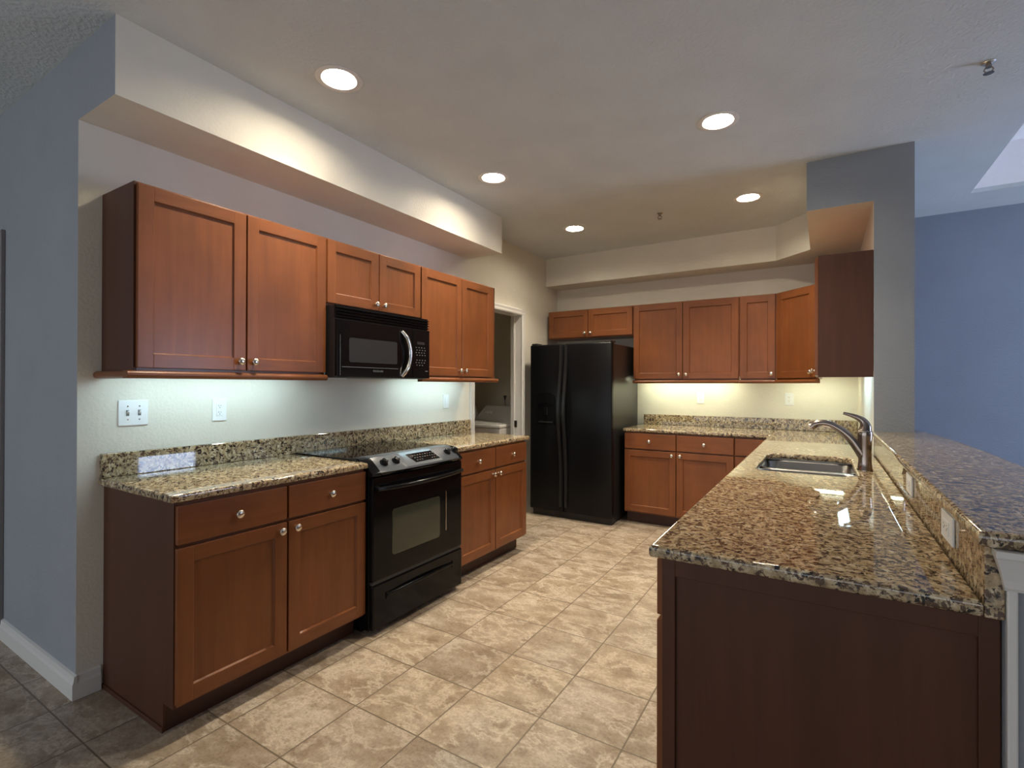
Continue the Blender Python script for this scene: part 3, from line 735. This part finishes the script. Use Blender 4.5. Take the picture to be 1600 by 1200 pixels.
bowl(SY0 - 0.004, 3.056, 'bowl'); bowl(3.084, SY1 + 0.004, 'bowl')
MB().box(SX0 - 0.03, SX1 + 0.03, SY0 - 0.03, SY0 - 0.014, 0.872, 0.882).box(SX0 - 0.03, SX1 + 0.03, SY1 + 0.014, SY1 + 0.03, 0.872, 0.882).box(SX0 - 0.03, SX0 - 0.014, SY0 - 0.014, SY1 + 0.014, 0.872, 0.882).box(SX1 + 0.014, SX1 + 0.03, SY0 - 0.014, SY1 + 0.014, 0.872, 0.882).build('mounting_flange', 'steel', t)

t = thing('faucet', (0.172, 2.965, 0.9145), 'brushed nickel single-lever kitchen faucet beside the sink', 'faucet')
FYF = 2.965
MB().lathe([(0.001, 0), (0.0335, 0), (0.0335, 0.004), (0.030, 0.010), (0.0275, 0.04), (0.0265, 0.085), (0.0280, 0.13), (0.0305, 0.165), (0.0310, 0.180), (0.0298, 0.1865), (0.001, 0.1865)], (0.172, FYF, 0.9145), (0, 0, 1), 28).build('body', 'faucet', t, smooth=40)
ctrl = [(0.165, 0.985), (0.143, 1.022), (0.120, 1.058), (0.090, 1.090), (0.055, 1.116), (0.020, 1.132), (-0.012, 1.134), (-0.036, 1.127), (-0.052, 1.112)]
def smoothpts(P, n=4):
    out = []
    for i in range(len(P) - 1):
        p0, p1, p2, p3 = P[max(i - 1, 0)], P[i], P[i + 1], P[min(i + 2, len(P) - 1)]
        for k in range(n):
            u = k / n
            out.append(tuple(0.5 * (2 * b1 + (c1 - a1) * u + (2 * a1 - 5 * b1 + 4 * c1 - d1) * u * u + (-a1 + 3 * b1 - 3 * c1 + d1) * u ** 3) for a1, b1, c1, d1 in zip(p0, p1, p2, p3)))
    out.append(P[-1]); return out
sp = smoothpts(ctrl)
rad = [0.0240 - 0.0065 * min(1, i / (len(sp) * 0.5)) for i in range(len(sp))]
rad[-10:] = [0.0175 + 0.0015 * (i / 9) for i in range(10)]
spo = MB().tube([(x, FYF, z) for x, z in sp], rad, 16).build('spout', 'faucet', t, smooth=50)
lv = smoothpts([(0.172, 1.1035), (0.174, 1.128), (0.166, 1.150), (0.146, 1.166), (0.118, 1.178), (0.084, 1.188)])
lr = [0.0300 - 0.0240 * (i / (len(lv) - 1)) ** 0.75 for i in range(len(lv))]
MB().tube([(x, FYF, z) for x, z in lv], lr, 16).build('lever', 'faucet', t, smooth=50)

# ------------------------------------------------------------------ switch plates and outlets
def plate(name, label, cat, F, s, z, w, h, kindp, group=None):
    t = thing(name, tuple(F @ Vector((s, 0, z))), label, cat, group)
    MB(F).box(s - w / 2, s + w / 2, 0.0003, 0.006, z - h / 2, z + h / 2, 0.0025).build('cover_plate', 'plastic', t)
    if kindp == 'toggle2':
        for ds in (-0.023, 0.023):
            MB(F).box(s + ds - 0.006, s + ds + 0.006, 0.0055, 0.0075, z - 0.013, z + 0.013, 0.0005).build('toggle_shade_surround', 'key', t)  # dark grey box carries the shade around the toggle
            MB(F).loft([[(s + ds - 0.004, 0.006, z - 0.006), (s + ds + 0.004, 0.006, z - 0.006), (s + ds + 0.004, 0.006, z + 0.006), (s + ds - 0.004, 0.006, z + 0.006)],
                        [(s + ds - 0.003, 0.019, z + 0.004), (s + ds + 0.003, 0.019, z + 0.004), (s + ds + 0.003, 0.019, z + 0.011), (s + ds - 0.003, 0.019, z + 0.011)]]).build('toggle', 'plastic', t)
            for dz in (-0.030, 0.030):
                MB(F).lathe([(0.0035, 0), (0.0035, 0.001), (0.0005, 0.0015)], (s + ds, 0.0058, z + dz), (0, 1, 0), 10).build('screw', 'nickel', t)
    elif kindp == 'rocker':
        MB(F).box(s - 0.0165, s + 0.0165, 0.005, 0.009, z - 0.033, z + 0.033, 0.002).build('rocker', 'plastic', t)
    else:
        hor = kindp == 'outlet_h'
        a, c = (0.033, 0.0165) if hor else (0.0165, 0.033)
        f = MB(F).box(s - a, s + a, 0.005, 0.008, z - c, z + c, 0.002).build('receptacle', 'plastic', t)
        b = MB(F)
        for q in (-0.0165, 0.0165):
            for u, v, hw, hh in ((-0.0055, 0.004, 0.001, 0.004), (0.0055, 0.004, 0.001, 0.003), (0, -0.006, 0.002, 0.002)):
                if hor: b.box(s + q + v - hh, s + q + v + hh, 0.0078, 0.0083, z + u - hw, z + u + hw)
                else: b.box(s + u - hw, s + u + hw, 0.0078, 0.0083, z + q + v - hh, z + q + v + hh)
        b.build('slots', 'slot', f)
    return t
F = FL(XW)
plate('switch_plate', 'white double toggle switch plate nearest the left wall end', 'light switch', F, 1.037, 1.192, 0.117, 0.115, 'toggle2')
plate('outlet', 'white outlet on the stove wall under the large wall cabinet', 'outlet', F, 1.420, 1.191, 0.072, 0.115, 'outlet', 'white outlets')
plate('switch_plate', 'single white rocker switch plate left of the laundry doorway', 'light switch', F, 3.264, 1.186, 0.072, 0.115, 'rocker')
F = FB(YB)
plate('outlet', 'white outlet on the back wall nearest the refrigerator', 'outlet', F, -1.052, 1.200, 0.072, 0.115, 'outlet', 'white outlets')
plate('outlet', 'white outlet on the back wall near the faucet corner', 'outlet', F, -0.268, 1.200, 0.072, 0.115, 'outlet', 'white outlets')
F = FP(0.2595)
plate('outlet', 'sideways white outlet on the granite upstand closest to the near end', 'outlet', F, 1.588, 0.981, 0.128, 0.068, 'outlet_h', 'white outlets')
plate('outlet', 'sideways white outlet on the granite upstand nearer the faucet', 'outlet', F, 2.218, 0.980, 0.128, 0.068, 'outlet_h', 'white outlets')

# ------------------------------------------------------------------ lamps
clab = ['recessed ceiling light nearest the camera along the left soffit', 'recessed ceiling light second along the left soffit, over the stove side',
        'recessed ceiling light farthest back on the left, toward the refrigerator', 'recessed ceiling light on the right, closer to the camera', 'recessed ceiling light on the right, nearest the back corner soffit']
for (x, y), lab in zip(CANS, clab):
    t = thing('recessed_light', (x, y, ZC), lab, 'ceiling light', 'recessed ceiling lights')
    MB().lathe([(0.075, 0.0002), (0.104, -0.0002), (0.105, -0.003), (0.100, -0.006), (0.078, -0.004), (0.074, 0.002)], (x, y, ZC), (0, 0, 1), 40).build('trim_ring', 'white', t, smooth=40) if False else None
    prof = [(0.076, -0.001), (0.104, -0.0005), (0.105, -0.003), (0.099, -0.006), (0.079, -0.005), (0.074, 0.0), (0.070, 0.030), (0.072, 0.032), (0.0765, 0.0)]
    seg = 40; b = MB(); L = [[(x + r * math.cos(2 * math.pi * i / seg), y + r * math.sin(2 * math.pi * i / seg), ZC + h) for i in range(seg)] for r, h in prof]
    b.loft(L + [L[0]], 0, False, False).build('trim_ring', 'white', t, smooth=40)
    MB().lathe([(0.068, 0.022), (0.068, 0.028), (0.001, 0.028)][::-1] + [(0.05, 0.018), (0.001, 0.016)], (x, y, ZC), (0, 0, 1), 32).build('lamp', 'lens', t, smooth=40)
    ld = bpy.data.lights.new('lamp_light', 'AREA'); ld.shape = 'DISK'; ld.size = 0.12; ld.energy = DOWN_P; ld.color = DOWN_C; ld.spread = math.radians(112)
    lo_ = bpy.data.objects.new('lamp_light', ld); COL.objects.link(lo_); lo_.parent = t; lo_.location = (0, 0, -0.007)

def strip(label, F, s0, s1, d, z, m_):
    t = thing('under_cabinet_light', tuple(F @ Vector(((s0 + s1) / 2, d, z))), label, 'light', 'under-cabinet strip lights')
    MB(F).box(s0, s1, d - 0.035, d + 0.035, z + 0.022, z + 0.0345, 0.002).build('housing', 'plastic', t)
    MB(F).box(s0 + 0.015, s1 - 0.015, d - 0.026, d + 0.026, z + 0.014, z + 0.0218, 0.002).build('tube_lens', m_, t)
F = FL(XW)
strip('strip light under the large wall cabinet by the switch plate', F, 0.96, 1.79, 0.19, ZU0, 'tube_left')
strip('strip light under the wall cabinet beside the laundry doorway', F, 2.66, 3.44, 0.19, ZU0, 'tube_left')
F = FB(YB)
strip('strip light under the wide wall cabinet beside the refrigerator', F, -1.61, -0.70, 0.16, ZU0, 'tube_back')
strip('strip light under the angled corner wall cabinet', F, -0.30, 0.16, 0.25, ZU0 + 0.0125, 'tube_back')
F = FP(XR)
strip('strip light under the right wall cabinet above the counter', F, 3.85, 4.55, 0.14, ZU0, 'tube_left')

# ------------------------------------------------------------------ fire sprinklers
def sprinkler(x, y, label):
    t = thing('fire_sprinkler', (x, y, ZC), label, 'sprinkler', 'ceiling fire sprinklers')
    MB().lathe([(0.001, -0.0005), (0.026, -0.0005), (0.026, -0.003), (0.016, -0.010), (0.001, -0.010)], (x, y, ZC), (0, 0, 1), 24).build('escutcheon', 'silver', t, smooth=40)
    b = MB().lathe([(0.001, -0.0102), (0.011, -0.0102), (0.011, -0.024), (0.001, -0.024)], (x, y, ZC), (0, 0, 1), 14)
    b.tube([(x - 0.010, y, ZC - 0.023), (x - 0.016, y, ZC - 0.033), (x - 0.010, y, ZC - 0.043), (x, y, ZC - 0.047)], 0.003, 8)
    b.tube([(x + 0.010, y, ZC - 0.023), (x + 0.016, y, ZC - 0.033), (x + 0.010, y, ZC - 0.043), (x, y, ZC - 0.047)], 0.003, 8)
    b.build('frame', 'faucet', t, smooth=40)
    MB().lathe([(0.001, -0.0475), (0.017, -0.0475), (0.019, -0.049), (0.001, -0.050)], (x, y, ZC), (0, 0, 1), 16).build('deflector', 'faucet', t, smooth=40)
sprinkler(-1.148, 4.167, 'small fire sprinkler head between the two rear ceiling lights')
sprinkler(0.618, 2.976, 'chrome fire sprinkler head on the ceiling above the bar')

# ------------------------------------------------------------------ laundry
def washer(x0, x1, label, top):
    t = thing('laundry_machine', ((x0 + x1) / 2, 4.75, 0), label, 'washing machine', 'white laundry machines')
    MB().box(x0, x1, 4.40, 5.06, 0.02, 0.868, 0.012).box(x0 + 0.05, x1 - 0.05, 4.5, 5.0, 0, 0.02).build('body', 'washer', t)
    MB().box(x0 - 0.002, x1 + 0.002, 4.392, 5.06, 0.8685, 0.906, 0.012, seg=3).build('top_deck', 'washer', t, smooth=40)
    MB().box(x0 + 0.07, x1 - 0.07, 4.43, 4.83, 0.9065, 0.914, 0.003).build('lid', 'washer', t)
    b = MB(); poly = [(4.84, 0.9065), (5.06, 0.9065), (5.06, 1.075), (5.03, 1.082), (4.99, 1.078)]
    b.prism(poly, x0 + 0.015, x1 - 0.015, 'x', bev=0.012, seg=3)
    for v in b.bm.verts:
        k = max(0.0, (v.co.z - 0.91) / 0.17); v.co.x += ((x0 + x1) / 2 - v.co.x) * 0.20 * k
    cs = b.build('console', 'washer', t, smooth=40)
    nv = Vector((0, -0.168, 0.15)).normalized()
    for fx in (0.22, 0.30):
        MB().lathe([(0.022, -0.002), (0.021, 0.012), (0.016, 0.018), (0.001, 0.018)], (x0 + (x1 - x0) * fx, 4.915, 0.995), Vector((0, -0.75, 0.66)), 16).build('dial', 'plastic', cs, smooth=40)
washer(-3.545, -2.868, 'white laundry machine with console seen through the doorway', True)
washer(-4.26, -3.58, 'white laundry machine mostly hidden behind the doorway edge', True)
b = MB().lathe([(0.004, 0), (0.004, 0.060), (0.012, 0.085), (0.020, 0.115), (0.018, 0.120), (0.001, 0.118)], (-3.215, 5.035, 1.0815), (0, 0, 1), 14)
tag(b.build('funnel', 'slot', smooth=40, origin=(-3.215, 5.035, 1.08)), 'small black tapered piece on a thin stem above the laundry console', 'funnel')
for o in bpy.data.objects:
    if '_o' in o: del o['_o']
